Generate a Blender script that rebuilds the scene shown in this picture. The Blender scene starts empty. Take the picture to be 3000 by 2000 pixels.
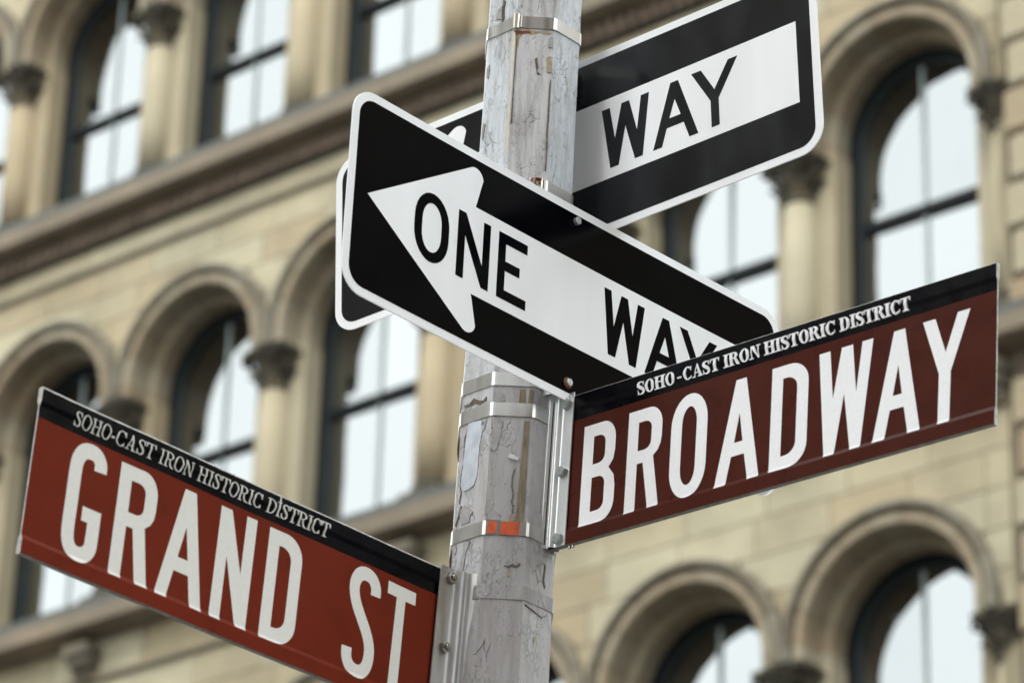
import bpy, bmesh, math, random
from math import sin, cos, pi, radians, sqrt
from mathutils import Vector, Matrix, noise
from mathutils.geometry import tessellate_polygon
random.seed(7)
sc = bpy.context.scene
COL = sc.collection
EYE = 1.6                                   # eye height above the pavement

# ------------------------------------------------------------------ camera
cam = bpy.data.cameras.new('camera')
camo = bpy.data.objects.new('camera', cam)
COL.objects.link(camo)
cam.sensor_width = 36.0
cam.lens = 135.0
cam.clip_start = 0.1
cam.clip_end = 2000
RT = Vector((0.99945, -0.01460, 0.02969)).normalized()
FW = Vector((0.0, 0.8974, 0.4413)).normalized()
UP = RT.cross(FW).normalized()
camo.matrix_world = Matrix(((RT.x, UP.x, -FW.x, 0), (RT.y, UP.y, -FW.y, 0), (RT.z, UP.z, -FW.z, EYE), (0, 0, 0, 1)))
cam.dof.use_dof = True
cam.dof.focus_distance = 5.5
cam.dof.aperture_fstop = 6.6
cam.dof.aperture_blades = 0
sc.camera = camo

# ------------------------------------------------------------------ sky and sun
SUN_DIR = Vector((-0.15, -0.55, 0.80)).normalized()      # towards the sun
w = bpy.data.worlds.new('World')
sc.world = w
w.use_nodes = True
nt = w.node_tree
nt.nodes.clear()
N = nt.nodes.new
L = nt.links.new
sky = N('ShaderNodeTexSky')
sky.sky_type = 'NISHITA'
sky.sun_disc = False
sky.sun_elevation = math.asin(SUN_DIR.z)
sky.sun_rotation = math.atan2(SUN_DIR.x, SUN_DIR.y)
sky.dust_density = 2.0
bg1 = N('ShaderNodeBackground'); bg1.inputs[1].default_value = 0.1
L(sky.outputs[0], bg1.inputs[0])
tc = N('ShaderNodeTexCoord')
nz = N('ShaderNodeTexNoise'); nz.inputs['Scale'].default_value = 2.2; nz.inputs['Detail'].default_value = 5
L(tc.outputs['Generated'], nz.inputs['Vector'])
cr = N('ShaderNodeValToRGB')
cr.color_ramp.elements[0].position = 0.3; cr.color_ramp.elements[0].color = (0.56, 0.60, 0.61, 1)
cr.color_ramp.elements[1].position = 0.7; cr.color_ramp.elements[1].color = (0.74, 0.77, 0.77, 1)
L(nz.outputs[0], cr.inputs[0])
bg2 = N('ShaderNodeBackground'); bg2.inputs[1].default_value = 3.2
L(cr.outputs[0], bg2.inputs[0])
mx = N('ShaderNodeMixShader'); mx.inputs[0].default_value = 0.88       # a closed cloud deck over the clear sky
L(bg1.outputs[0], mx.inputs[1]); L(bg2.outputs[0], mx.inputs[2])
wo = N('ShaderNodeOutputWorld'); L(mx.outputs[0], wo.inputs[0])

sun = bpy.data.lights.new('sun', 'SUN')
sun.energy = 1.5
sun.angle = radians(28)
sun.color = (1.0, 0.96, 0.90)
suno = bpy.data.objects.new('sun', sun)
COL.objects.link(suno)
suno.rotation_euler = SUN_DIR.to_track_quat('Z', 'Y').to_euler()
suno.location = (0, 0, 40)

vs = sc.view_settings
vs.view_transform = 'Standard'; vs.look = 'None'; vs.gamma = 1.0; vs.use_curve_mapping = False
vs.exposure = 0.80

# ------------------------------------------------------------------ materials
def newmat(name):
    m = bpy.data.materials.new(name); m.use_nodes = True
    return m, m.node_tree, m.node_tree.nodes['Principled BSDF']
def principled(name, col, rough=0.5, metal=0.0, spec=0.5, var=0.0, scale=20.0, bump=0.0, bscale=200.0, stretch=None, coat=0.0, rand=0.0, dirt=None, dscale=3.0, dlo=0.5, dhi=0.7, damt=1.0, rvar=0.0):
    m, t, b = newmat(name)
    n = t.nodes.new; l = t.links.new
    b.inputs['Base Color'].default_value = (*col, 1)
    b.inputs['Roughness'].default_value = rough
    b.inputs['Metallic'].default_value = metal
    b.inputs['Specular IOR Level'].default_value = spec
    b.inputs['Coat Weight'].default_value = coat
    b.inputs['Coat Roughness'].default_value = 0.08
    c = n('ShaderNodeTexCoord')
    vec = c.outputs['Object']
    if stretch:
        mp = n('ShaderNodeMapping'); mp.inputs['Scale'].default_value = stretch
        l(vec, mp.inputs[0]); vec = mp.outputs[0]
    src = None
    if var > 0 or rand > 0 or dirt:
        rgb = n('ShaderNodeRGB'); rgb.outputs[0].default_value = (*col, 1); src = rgb.outputs[0]
    if dirt:
        q = n('ShaderNodeTexNoise'); q.inputs['Scale'].default_value = dscale; q.inputs['Detail'].default_value = 6
        l(vec, q.inputs['Vector'])
        mr = n('ShaderNodeMapRange'); mr.inputs[1].default_value = dlo; mr.inputs[2].default_value = dhi; mr.inputs[4].default_value = damt
        l(q.outputs[0], mr.inputs[0])
        mi = n('ShaderNodeMix'); mi.data_type = 'RGBA'
        l(mr.outputs[0], mi.inputs[0]); l(src, mi.inputs[6]); mi.inputs[7].default_value = (*dirt, 1)
        src = mi.outputs[2]
    if var > 0:
        q = n('ShaderNodeTexNoise'); q.inputs['Scale'].default_value = scale; q.inputs['Detail'].default_value = 5
        l(vec, q.inputs['Vector'])
        mr = n('ShaderNodeMapRange'); mr.inputs[1].default_value = 0.25; mr.inputs[2].default_value = 0.75
        mr.inputs[3].default_value = 1 - var; mr.inputs[4].default_value = 1 + var
        l(q.outputs[0], mr.inputs[0])
        hs = n('ShaderNodeHueSaturation'); l(src, hs.inputs['Color']); l(mr.outputs[0], hs.inputs['Value'])
        src = hs.outputs[0]
    if rand > 0:
        oi = n('ShaderNodeObjectInfo')
        mr = n('ShaderNodeMapRange'); mr.inputs[3].default_value = 1 - rand; mr.inputs[4].default_value = 1 + rand
        l(oi.outputs['Random'], mr.inputs[0])
        hs = n('ShaderNodeHueSaturation'); l(src, hs.inputs['Color']); l(mr.outputs[0], hs.inputs['Value'])
        mh = n('ShaderNodeMath'); mh.operation = 'MULTIPLY_ADD'; mh.inputs[1].default_value = .022; mh.inputs[2].default_value = .489; l(oi.outputs['Random'], mh.inputs[0])
        l(mh.outputs[0], hs.inputs['Hue'])
        ms = n('ShaderNodeMath'); ms.operation = 'MULTIPLY_ADD'; ms.inputs[1].default_value = -.3; ms.inputs[2].default_value = 1.15; l(oi.outputs['Random'], ms.inputs[0]); l(ms.outputs[0], hs.inputs['Saturation'])
        src = hs.outputs[0]
    if src is not None: l(src, b.inputs['Base Color'])
    if rvar > 0:
        q = n('ShaderNodeTexNoise'); q.inputs['Scale'].default_value = scale * 2
        l(vec, q.inputs['Vector'])
        mr = n('ShaderNodeMapRange'); mr.inputs[1].default_value = .3; mr.inputs[2].default_value = .7
        mr.inputs[3].default_value = max(0.02, rough - rvar); mr.inputs[4].default_value = rough + rvar
        l(q.outputs[0], mr.inputs[0]); l(mr.outputs[0], b.inputs['Roughness'])
    if bump > 0:
        q = n('ShaderNodeTexNoise'); q.inputs['Scale'].default_value = bscale; q.inputs['Detail'].default_value = 4
        l(vec, q.inputs['Vector'])
        bp = n('ShaderNodeBump'); bp.inputs['Strength'].default_value = 1.0; bp.inputs['Distance'].default_value = bump
        l(q.outputs[0], bp.inputs['Height']); l(bp.outputs[0], b.inputs['Normal'])
    return m

M = {}
M['white_sheet'] = principled('white_sheet', (0.84, 0.85, 0.86), 0.38, var=0.045, scale=14, stretch=(1, 1, .12), rvar=.08, dirt=(0.70,0.70,0.69), dscale=5, dlo=.55, dhi=.8, damt=.35)
M['letter_white'] = principled('letter_white', (0.81, 0.81, 0.82), 0.4, var=0.045, scale=330)
M['letter_cream'] = principled('letter_cream', (0.74, 0.73, 0.68), 0.5, var=0.04, scale=160, bump=0.0001, bscale=500)
M['black_vinyl'] = principled('black_vinyl', (0.0015, 0.0016, 0.0024), 0.16, spec=0.05, var=0.15, scale=5, rvar=.05)
M['black_film'] = principled('black_film', (0.004, 0.0045, 0.006), 0.2, spec=0.42, var=0.2, scale=8, rvar=.06, stretch=(1, 1, .4))
M['black_band'] = principled('black_band', (0.0022, 0.0022, 0.0035), 0.28, spec=0.12, var=0.2, scale=12, rvar=.08, bump=0.00015, bscale=60)
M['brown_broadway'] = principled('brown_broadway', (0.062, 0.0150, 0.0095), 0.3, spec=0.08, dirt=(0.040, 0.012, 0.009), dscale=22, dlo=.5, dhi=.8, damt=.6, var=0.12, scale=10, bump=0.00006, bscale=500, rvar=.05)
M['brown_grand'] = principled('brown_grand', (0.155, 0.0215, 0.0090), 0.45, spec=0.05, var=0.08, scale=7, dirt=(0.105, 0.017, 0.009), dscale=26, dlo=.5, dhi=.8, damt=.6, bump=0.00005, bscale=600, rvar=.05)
M['bare_metal'] = principled('bare_metal', (0.62, 0.62, 0.62), 0.42, metal=0.85, var=0.15, scale=60, rvar=.1, bump=.0002, bscale=120)
M['edge_metal'] = principled('edge_metal', (0.50, 0.49, 0.46), 0.55, metal=0.5, var=0.35, scale=90, bump=.0005, bscale=150)
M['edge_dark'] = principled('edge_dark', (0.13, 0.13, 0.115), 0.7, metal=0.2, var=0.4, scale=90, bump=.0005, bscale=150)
M['aluminium'] = principled('aluminium', (0.74, 0.76, 0.76), 0.33, metal=0.6, var=0.05, scale=14, stretch=(1, 1, .15), rvar=.08)
M['steel'] = principled('steel', (0.52, 0.51, 0.49), 0.36, metal=1.0, var=0.08, scale=30, stretch=(1, 1, .1), rvar=.08, bump=.0002, bscale=25)
M['zinc'] = principled('zinc', (0.50, 0.52, 0.52), 0.38, metal=0.8, var=0.2, scale=150)
M['zinc_dull'] = principled('zinc_dull', (0.30, 0.32, 0.31), 0.45, metal=0.6, var=0.25, scale=150)
M['dark_steel'] = principled('dark_steel', (0.36, 0.34, 0.32), 0.25, metal=1.0, var=0.2, scale=200)
M['rust'] = principled('rust', (0.16, 0.045, 0.012), 0.9, var=0.4, scale=300, bump=.0003, bscale=600)
M['rusty_steel'] = principled('rusty_steel', (0.66, 0.60, 0.52), 0.3, metal=0.8, dirt=(0.14, 0.045, 0.015), dscale=90, dlo=.5, dhi=.56)
M['orange_tape'] = principled('orange_tape', (0.50, 0.085, 0.028), 0.45, var=.35, scale=80)  # colour of an orange reflection, painted onto a strap
M['underside'] = principled('underside', (0.03, 0.028, 0.026), 0.6)  # near black: shade of bracket hollow and slots put into the colour
def paint(name, base, low, dirtc, amt):
    """many coats of grey paint: vertical streaks, blisters, pin holes and hairline cracks"""
    m, t, b = newmat(name); n = t.nodes.new; l = t.links.new
    b.inputs['Roughness'].default_value = .48; b.inputs['Specular IOR Level'].default_value = .35
    c = n('ShaderNodeTexCoord')
    def mapped(sc3):
        q = n('ShaderNodeMapping'); q.inputs['Scale'].default_value = sc3; l(c.outputs['Object'], q.inputs[0]); return q.outputs[0]
    def noise_(v, scale, det=5, rough=.6):
        q = n('ShaderNodeTexNoise'); q.inputs['Scale'].default_value = scale; q.inputs['Detail'].default_value = det; q.inputs['Roughness'].default_value = rough; l(v, q.inputs['Vector']); return q.outputs[0]
    def ramp(v, a, b_, o0=0.0, o1=1.0):
        q = n('ShaderNodeMapRange'); q.inputs[1].default_value = a; q.inputs[2].default_value = b_; q.inputs[3].default_value = o0; q.inputs[4].default_value = o1; l(v, q.inputs[0]); return q.outputs[0]
    def mix(f, a, b_):
        q = n('ShaderNodeMix'); q.data_type = 'RGBA'; l(f, q.inputs[0])
        (l(a, q.inputs[6]) if not isinstance(a, tuple) else setattr(q.inputs[6], 'default_value', (*a, 1)))
        (l(b_, q.inputs[7]) if not isinstance(b_, tuple) else setattr(q.inputs[7], 'default_value', (*b_, 1)))
        return q.outputs[2]
    sx = n('ShaderNodeSeparateXYZ'); l(c.outputs['Object'], sx.inputs[0])
    wob = noise_(mapped((1,1,1)), 14, 3)
    ad = n('ShaderNodeMath'); ad.operation = 'MULTIPLY_ADD'; ad.inputs[1].default_value = .25; l(wob, ad.inputs[0]); l(sx.outputs[2], ad.inputs[2])
    lowf = ramp(ad.outputs[0], 4.16, 4.02)                       # greyer tone on the lower part of the post
    col = mix(lowf, base, low)
    col = mix(ramp(noise_(mapped((1,1,.10)), 75, 4, .7), .42, .70, 0, amt), col, dirtc)            # rain streaks
    col = mix(ramp(noise_(mapped((1,1,.35)), 210, 3, .7), .60, .70, 0, .55), col, tuple(x*.55 for x in dirtc))   # specks
    col = mix(ramp(noise_(mapped((1,1,.5)), 30, 6, .75), .56, .60, 0, .22), col, tuple(x*1.02 for x in base))   # patches of newer coat
    vo = n('ShaderNodeTexVoronoi'); vo.feature = 'DISTANCE_TO_EDGE'; vo.inputs['Scale'].default_value = 42
    mp = mapped((1,1,.55)); 
    wv = n('ShaderNodeVectorMath'); wv.operation = 'ADD'; nn_ = n('ShaderNodeTexNoise'); nn_.inputs['Scale'].default_value = 60; l(mp, nn_.inputs['Vector'])
    sc_v = n('ShaderNodeVectorMath'); sc_v.operation = 'SCALE'; sc_v.inputs['Scale'].default_value = .02; l(nn_.outputs['Color'], sc_v.inputs[0])
    l(mp, wv.inputs[0]); l(sc_v.outputs[0], wv.inputs[1]); l(wv.outputs[0], vo.inputs['Vector'])
    ck = ramp(vo.outputs['Distance'], .0, .035, 1, 0)
    gate = ramp(noise_(mapped((1,1,1)), 16, 3), .57, .63)
    mu = n('ShaderNodeMath'); mu.operation = 'MULTIPLY'; l(ck, mu.inputs[0]); l(gate, mu.inputs[1])
    mu2 = n('ShaderNodeMath'); mu2.operation = 'MULTIPLY'; l(mu.outputs[0], mu2.inputs[0]); mu2.inputs[1].default_value = .12
    col = mix(mu2.outputs[0], col, (.10, .085, .07))
    l(col, b.inputs['Base Color'])
    h1 = noise_(mapped((1,1,.5)), 90, 6, .7)
    h2 = ramp(noise_(mapped((1,1,.5)), 30, 6, .75), .56, .60, 0, 1.0)
    a1 = n('ShaderNodeMath'); a1.operation = 'MULTIPLY_ADD'; a1.inputs[1].default_value = .6; l(h2, a1.inputs[0]); l(h1, a1.inputs[2])
    a2 = n('ShaderNodeMath'); a2.operation = 'SUBTRACT'; l(a1.outputs[0], a2.inputs[0]); l(mu.outputs[0], a2.inputs[1])
    bp = n('ShaderNodeBump'); bp.inputs['Strength'].default_value = 1; bp.inputs['Distance'].default_value = .0018
    l(a2.outputs[0], bp.inputs['Height']); l(bp.outputs[0], b.inputs['Normal'])
    return m
M['pole_paint'] = paint('pole_paint', (0.59, 0.63, 0.67), (.43, .42, .43), (0.33, 0.315, 0.29), .9)
M['pole_paint_worn'] = paint('pole_paint_worn', (0.48, 0.475, 0.48), (.345, .33, .33), (0.24, 0.225, 0.21), .9)  # darker copy: front face's shade put into the colour; also coats one strap
M['pole_bracket_paint'] = principled('pole_bracket_paint', (0.40, 0.395, 0.39), 0.33, metal=.35, var=.12, scale=40, stretch=(1, 1, .2), bump=.0005, bscale=90, dirt=(0.26, 0.23, 0.20), dscale=40)
M['chip_edge'] = principled('chip_edge', (0.14, 0.12, 0.10), 0.8, var=.4, scale=150)
M['chip_blue'] = principled('chip_blue', (0.47, 0.50, 0.55), 0.42, var=.22, scale=45, bump=.0003, bscale=60)
M['chip_grey'] = principled('chip_grey', (0.29, 0.275, 0.27), 0.6, var=.3, scale=90, bump=.0004, bscale=200)
M['chip_brown'] = principled('chip_brown', (0.17, 0.135, 0.085), 0.8, var=.45, scale=120, stretch=(1, 1, .25), bump=.0006, bscale=200)
M['chip_dark'] = principled('chip_dark', (0.10, 0.080, 0.058), 0.9, var=.4, scale=200)
M['chip_tan'] = principled('chip_tan', (0.30, 0.24, 0.15), 0.8, var=.4, scale=160)
M['chip_cream'] = principled('chip_cream', (0.56, 0.52, 0.42), 0.55, var=.12, scale=80)
M['chip_light'] = principled('chip_light', (0.52, 0.51, 0.51), 0.5, var=.1, scale=60)
# building
STONE = (0.290, 0.249, 0.160)
M['stone'] = principled('stone', STONE, 0.85, var=0.20, scale=1.7, rand=0.11, dirt=(0.185, 0.163, 0.105), dscale=.8, dlo=.46, dhi=.72, damt=.75, bump=.01, bscale=12)
M['mortar'] = principled('mortar', (0.185, 0.16, 0.098), 0.9, var=.2, scale=2)
M['stone_pier'] = principled('stone_pier', (0.255, 0.215, 0.138), 0.85, var=0.12, scale=1.5, rand=.05, dirt=(0.20, 0.165, 0.105), dscale=1.2, dlo=.45, dhi=.8, bump=.01, bscale=12)
M['stone_moulded'] = principled('stone_moulded', (0.200, 0.163, 0.107), 0.85, var=0.15, scale=2, rand=0.10, dirt=(0.15, 0.13, 0.085), dscale=1.5, dlo=.45, dhi=.75, bump=.01, bscale=14)
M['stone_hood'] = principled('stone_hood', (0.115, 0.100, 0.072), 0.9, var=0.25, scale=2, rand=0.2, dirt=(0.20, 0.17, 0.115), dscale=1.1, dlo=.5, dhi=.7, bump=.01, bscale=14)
M['stone_brown'] = principled('stone_brown', (0.125, 0.100, 0.068), 0.85, var=0.18, scale=1.6, dirt=(0.175, 0.132, 0.088), dscale=1.2, dlo=.5, dhi=.65, bump=.01, bscale=14)
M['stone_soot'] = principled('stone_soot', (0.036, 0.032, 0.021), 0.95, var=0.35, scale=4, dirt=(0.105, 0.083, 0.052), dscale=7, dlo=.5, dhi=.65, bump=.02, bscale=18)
M['stone_quoin'] = principled('stone_quoin', (0.235, 0.19, 0.118), 0.85, var=0.14, scale=1.6, rand=0.12, dirt=(0.20, 0.17, 0.115), dscale=1.5, dlo=.45, dhi=.75, bump=.01, bscale=14)
M['stone_soot_l'] = principled('stone_soot_l', (0.075, 0.054, 0.034), 0.9, var=.3, scale=6)
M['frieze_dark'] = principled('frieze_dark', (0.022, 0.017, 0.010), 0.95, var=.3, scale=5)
M['dentil_stone'] = principled('dentil_stone', (0.150, 0.108, 0.074), 0.9, var=.3, scale=6)
M['flashing'] = principled('flashing', (0.035, 0.038, 0.032), 0.7, var=.3, scale=3)
M['frame_dark'] = principled('frame_dark', (0.006, 0.008, 0.009), 0.6, spec=.12, var=.2, scale=4)
M['sash_grey'] = principled('sash_grey', (0.020, 0.025, 0.025), 0.6, spec=.15, var=.15, scale=4)
M['mullion_paint'] = principled('mullion_paint', (0.30, 0.35, 0.34), 0.5)
M['interior'] = principled('interior', (0.02, 0.02, 0.02), 0.9)
M['asphalt'] = principled('asphalt', (0.05, 0.05, 0.052), 0.9, var=.25, scale=3, bump=.004, bscale=60)
M['concrete'] = principled('concrete', (0.30, 0.29, 0.27), 0.85, var=.15, scale=1.5, bump=.002, bscale=40)
m, t, b = newmat('glass')
b.inputs['Metallic'].default_value = 1.0; b.inputs['Roughness'].default_value = 0.035
oi = t.nodes.new('ShaderNodeObjectInfo'); gr = t.nodes.new('ShaderNodeValToRGB')
gr.color_ramp.elements[0].color = (0.232, 0.242, 0.242, 1); gr.color_ramp.elements[1].color = (0.272, 0.282, 0.281, 1)
t.links.new(oi.outputs['Random'], gr.inputs[0]); t.links.new(gr.outputs[0], b.inputs['Base Color'])
gt = t.nodes.new('ShaderNodeTexCoord'); gn = t.nodes.new('ShaderNodeTexNoise'); gn.inputs['Scale'].default_value = 1.1
gb = t.nodes.new('ShaderNodeBump'); gb.inputs['Distance'].default_value = .012; t.links.new(gt.outputs['Object'], gn.inputs['Vector']); t.links.new(gn.outputs[0], gb.inputs['Height']); t.links.new(gb.outputs[0], b.inputs['Normal'])
M['glass'] = m

# ------------------------------------------------------------------ object helpers
def link(name, me, parent=None, loc=None, rot=None):
    o = bpy.data.objects.new(name, me); COL.objects.link(o)
    if parent is not None: o.parent = parent
    if loc is not None: o.location = loc
    if rot is not None: o.rotation_euler = rot
    return o
def empty(name, label, cat, group=None):
    o = bpy.data.objects.new(name, None); COL.objects.link(o); o.empty_display_size = .1
    o['label'] = label; o['category'] = cat
    if group: o['group'] = group
    return o
class MB:
    def __init__(self): self.v = []; self.f = []; self.mi = []
    def box(self, x0, x1, y0, y1, z0, z1, mi=0):
        b = len(self.v)
        self.v += [(x0,y0,z0),(x1,y0,z0),(x1,y1,z0),(x0,y1,z0),(x0,y0,z1),(x1,y0,z1),(x1,y1,z1),(x0,y1,z1)]
        self.f += [(b,b+3,b+2,b+1),(b+4,b+5,b+6,b+7),(b,b+1,b+5,b+4),(b+1,b+2,b+6,b+5),(b+2,b+3,b+7,b+6),(b+3,b,b+4,b+7)]
        self.mi += [mi]*6
    def grid(self, rows, closed_u=False, closed_v=False, mi=0, caps=False):
        b = len(self.v); nr = len(rows); nc = len(rows[0])
        for r in rows: self.v += [tuple(p) for p in r]
        for i in range(nr if closed_v else nr-1):
            for j in range(nc if closed_u else nc-1):
                a = b+i*nc+j; c = b+i*nc+(j+1)%nc; d = b+((i+1)%nr)*nc+(j+1)%nc; e = b+((i+1)%nr)*nc+j
                self.f.append((a,c,d,e)); self.mi.append(mi)
        if caps:
            self.f.append(tuple(b+j for j in range(nc))[::-1]); self.mi.append(mi)
            self.f.append(tuple(b+(nr-1)*nc+j for j in range(nc))); self.mi.append(mi)
    def mesh(self, name, mats, smooth=False, recalc=True):
        me = bpy.data.meshes.new(name); me.from_pydata(self.v, [], self.f)
        for m_ in (mats if isinstance(mats, (list, tuple)) else [mats]): me.materials.append(m_)
        for p_, k in zip(me.polygons, self.mi): p_.material_index = k
        if recalc:
            bm = bmesh.new(); bm.from_mesh(me); bmesh.ops.recalc_face_normals(bm, faces=bm.faces); bm.to_mesh(me); bm.free()
        if smooth:
            for p_ in me.polygons: p_.use_smooth = True
        me.update()
        return me
def bevel_mesh(me, width, segs=2, angle=40):
    bm = bmesh.new(); bm.from_mesh(me)
    ed = [e for e in bm.edges if len(e.link_faces) == 2 and e.calc_face_angle(0) > radians(angle)]
    bmesh.ops.bevel(bm, geom=ed, offset=width, segments=segs, affect='EDGES', clamp_overlap=True)
    bm.to_mesh(me); bm.free(); return me

def flat_solid(groups, yfun, thick, cuts_x=(), cuts_z=(), back=False):
    """groups: list of [outer, hole, ...] loops of (x, z); gives a thin solid following yfun(x, z) (front face)."""
    bm = bmesh.new()
    for gi, loops in enumerate(groups):
        tri = tessellate_polygon([[Vector((p[0], p[1], 0)) for p in lp] for lp in loops])
        flat = [p for lp in loops for p in lp]
        lift = gi * 0.00002
        vs_ = [bm.verts.new((p[0], -lift, p[1])) for p in flat]
        for tr in tri:
            try: bm.faces.new([vs_[i] for i in tr])
            except ValueError: pass
        vb = [bm.verts.new((p[0], thick, p[1])) for p in flat]
        if back:
            for tr in tri: bm.faces.new([vb[i] for i in tr])
        k = 0
        for lp in loops:
            n_ = len(lp)
            for i in range(n_):
                a, c = k+i, k+(i+1) % n_
                try: bm.faces.new([vs_[a], vs_[c], vb[c], vb[a]])
                except ValueError: pass
            k += n_
    for x in cuts_x: bmesh.ops.bisect_plane(bm, geom=bm.verts[:]+bm.edges[:]+bm.faces[:], plane_co=(x,0,0), plane_no=(1,0,0))
    for z in cuts_z: bmesh.ops.bisect_plane(bm, geom=bm.verts[:]+bm.edges[:]+bm.faces[:], plane_co=(0,0,z), plane_no=(0,0,1))
    bmesh.ops.recalc_face_normals(bm, faces=bm.faces)
    for v in bm.verts: v.co.y += yfun(v.co.x, v.co.z)
    me = bpy.data.meshes.new('flat'); bm.to_mesh(me); bm.free()
    # make the printed faces look at the viewer (-y)
    me.update()
    return me

def arc(cx, cy, rx, ry, a0, a1, n=10):
    return [(cx+rx*cos(radians(a0+(a1-a0)*i/n)), cy+ry*sin(radians(a0+(a1-a0)*i/n))) for i in range(n+1)]
def catmull(pts, n=6):
    P = [Vector(p) for p in pts]; P = [2*P[0]-P[1]] + P + [2*P[-1]-P[-2]]; out = []
    for i in range(1, len(P)-2):
        for k in range(n):
            t_ = k/n
            out.append(0.5*((2*P[i])+(-P[i-1]+P[i+1])*t_+(2*P[i-1]-5*P[i]+4*P[i+1]-P[i+2])*t_*t_+(-P[i-1]+3*P[i]-3*P[i+1]+P[i+2])*t_**3))
    out.append(P[-2]); return out
def stroke(pts, wid, n=6):
    c = catmull([(p[0], p[1]) for p in pts], n)
    ws = wid if isinstance(wid, (list, tuple)) else None
    Lp, Rp = [], []
    for i, p in enumerate(c):
        q = c[min(i+1, len(c)-1)] - c[max(i-1, 0)]
        q.normalize(); nn = Vector((-q.y, q.x))
        if ws:
            f = i/n; k = min(int(f), len(ws)-2); ww = ws[k]*(1-(f-k))+ws[k+1]*(f-k)
        else: ww = wid
        Lp.append(tuple(p+nn*ww/2)); Rp.append(tuple(p-nn*ww/2))
    return Lp + Rp[::-1]

# ------------------------------------------------------------------ highway style capitals (mm, absolute)
def capO(x0, x1, y0, y1, s, si=None, co=.72, ci=.95):
    si = si or s; w_ = x1-x0; ro = w_*co; wi = w_-2*s; ri = wi*ci
    out = arc((x0+x1)/2, y1-ro, w_/2, ro, 0, 180, 14)+arc((x0+x1)/2, y0+ro, w_/2, ro, 180, 360, 14)
    inn = arc((x0+x1)/2, y1-si-ri, wi/2, ri, 0, 180, 12)+arc((x0+x1)/2, y0+si+ri, wi/2, ri, 180, 360, 12)
    return [[out, inn]]
def capD(x0, x1, y0, y1, s):
    w_ = x1-x0; rx = .52*w_; ry = .50*w_
    out = [(x0,y0)]+arc(x1-rx, y0+ry, rx, ry, -90, 0, 8)+arc(x1-rx, y1-ry, rx, ry, 0, 90, 8)+[(x0,y1)]
    rx2, ry2 = rx-s*.75, ry-s*.75
    if rx2 < 3: rx2 = 3
    inn = [(x0+s,y0+s)]+arc(x1-s-rx2, y0+s+ry2, rx2, ry2, -90, 0, 6)+arc(x1-s-rx2, y1-s-ry2, rx2, ry2, 0, 90, 6)+[(x0+s,y1-s)]
    return [[out, inn]]
def capR(x0, x1, y0, y1, s):
    k = (x1-x0)/62.0; h = (y1-y0)/151.5
    P = lambda a, b_: (x0+a*k, y0+b_*h)
    out = [P(0,0), P(19,0), P(19,70.5), P(29.5,70.5), P(42,0), P(61.5,0), P(48,77)]
    out += [P(56,84)]
    out += [P(60.5,93), P(62,104)]
    out += [P(*q) for q in arc(38, 122, 24, 29.5, 0, 90, 9)] + [P(0,151.5)]
    inn = [P(19,89.5), P(30,89.5)]+[P(*q) for q in arc(31, 101.5, 12, 12, -80, 0, 5)]+[P(*q) for q in arc(31, 120.5, 12, 12, 0, 90, 5)]+[P(19,132.5)]
    return [[out, inn]]
def capB(x0, x1, y0, y1, s):
    k = (x1-x0)/62.0; h = (y1-y0)/151.5
    P = lambda a, b_: (x0+a*k, y0+b_*h)
    out = [P(0,0)]+[P(*q) for q in arc(36, 30, 26, 30, -90, 0, 9)]+[P(62,50), P(59.5,66), P(49,79.5), P(57,90), P(59.5,104)]
    out += [P(*q) for q in arc(36, 122, 23.5, 29.5, 0, 90, 9)]+[P(0,151.5)]
    i1 = [P(19,19), P(30,19)]+[P(*q) for q in arc(31, 31, 12, 12, -80, 0, 5)]+[P(*q) for q in arc(31, 58, 12, 12, 0, 90, 5)]+[P(19,70)]
    i2 = [P(19,90), P(28,90)]+[P(*q) for q in arc(29, 102, 12, 12, -80, 0, 5)]+[P(*q) for q in arc(29, 120.5, 12, 12, 0, 90, 5)]+[P(19,132.5)]
    return [[out, i1, i2]]
def capA(x0, x1, y0, y1, a0, a1, hb=(39.6, 59.0, 102.0), s=19.5, inner=None):
    h = (y1-y0)/151.5
    yb, yh, ya = y0+hb[0]*h, y0+hb[1]*h, y0+hb[2]*h
    def lx(y): return x0+(a0-x0)*(y-y0)/(y1-y0)
    def rx(y): return x1+(a1-x1)*(y-y0)/(y1-y0)
    s2 = s*1.0
    out = [(x0,y0),(x0+s2,y0),(lx(yb)+s2,yb),(rx(yb)-s2,yb),(x1-s2,y0),(x1,y0),(a1,y1),(a0,y1)]
    xm = (lx(ya)+rx(ya))/2
    return [[out, [(lx(yh)+s2,yh),(rx(yh)-s2,yh),(xm,ya)]]]
def poly(*pts): return [[list(pts)]]

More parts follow.
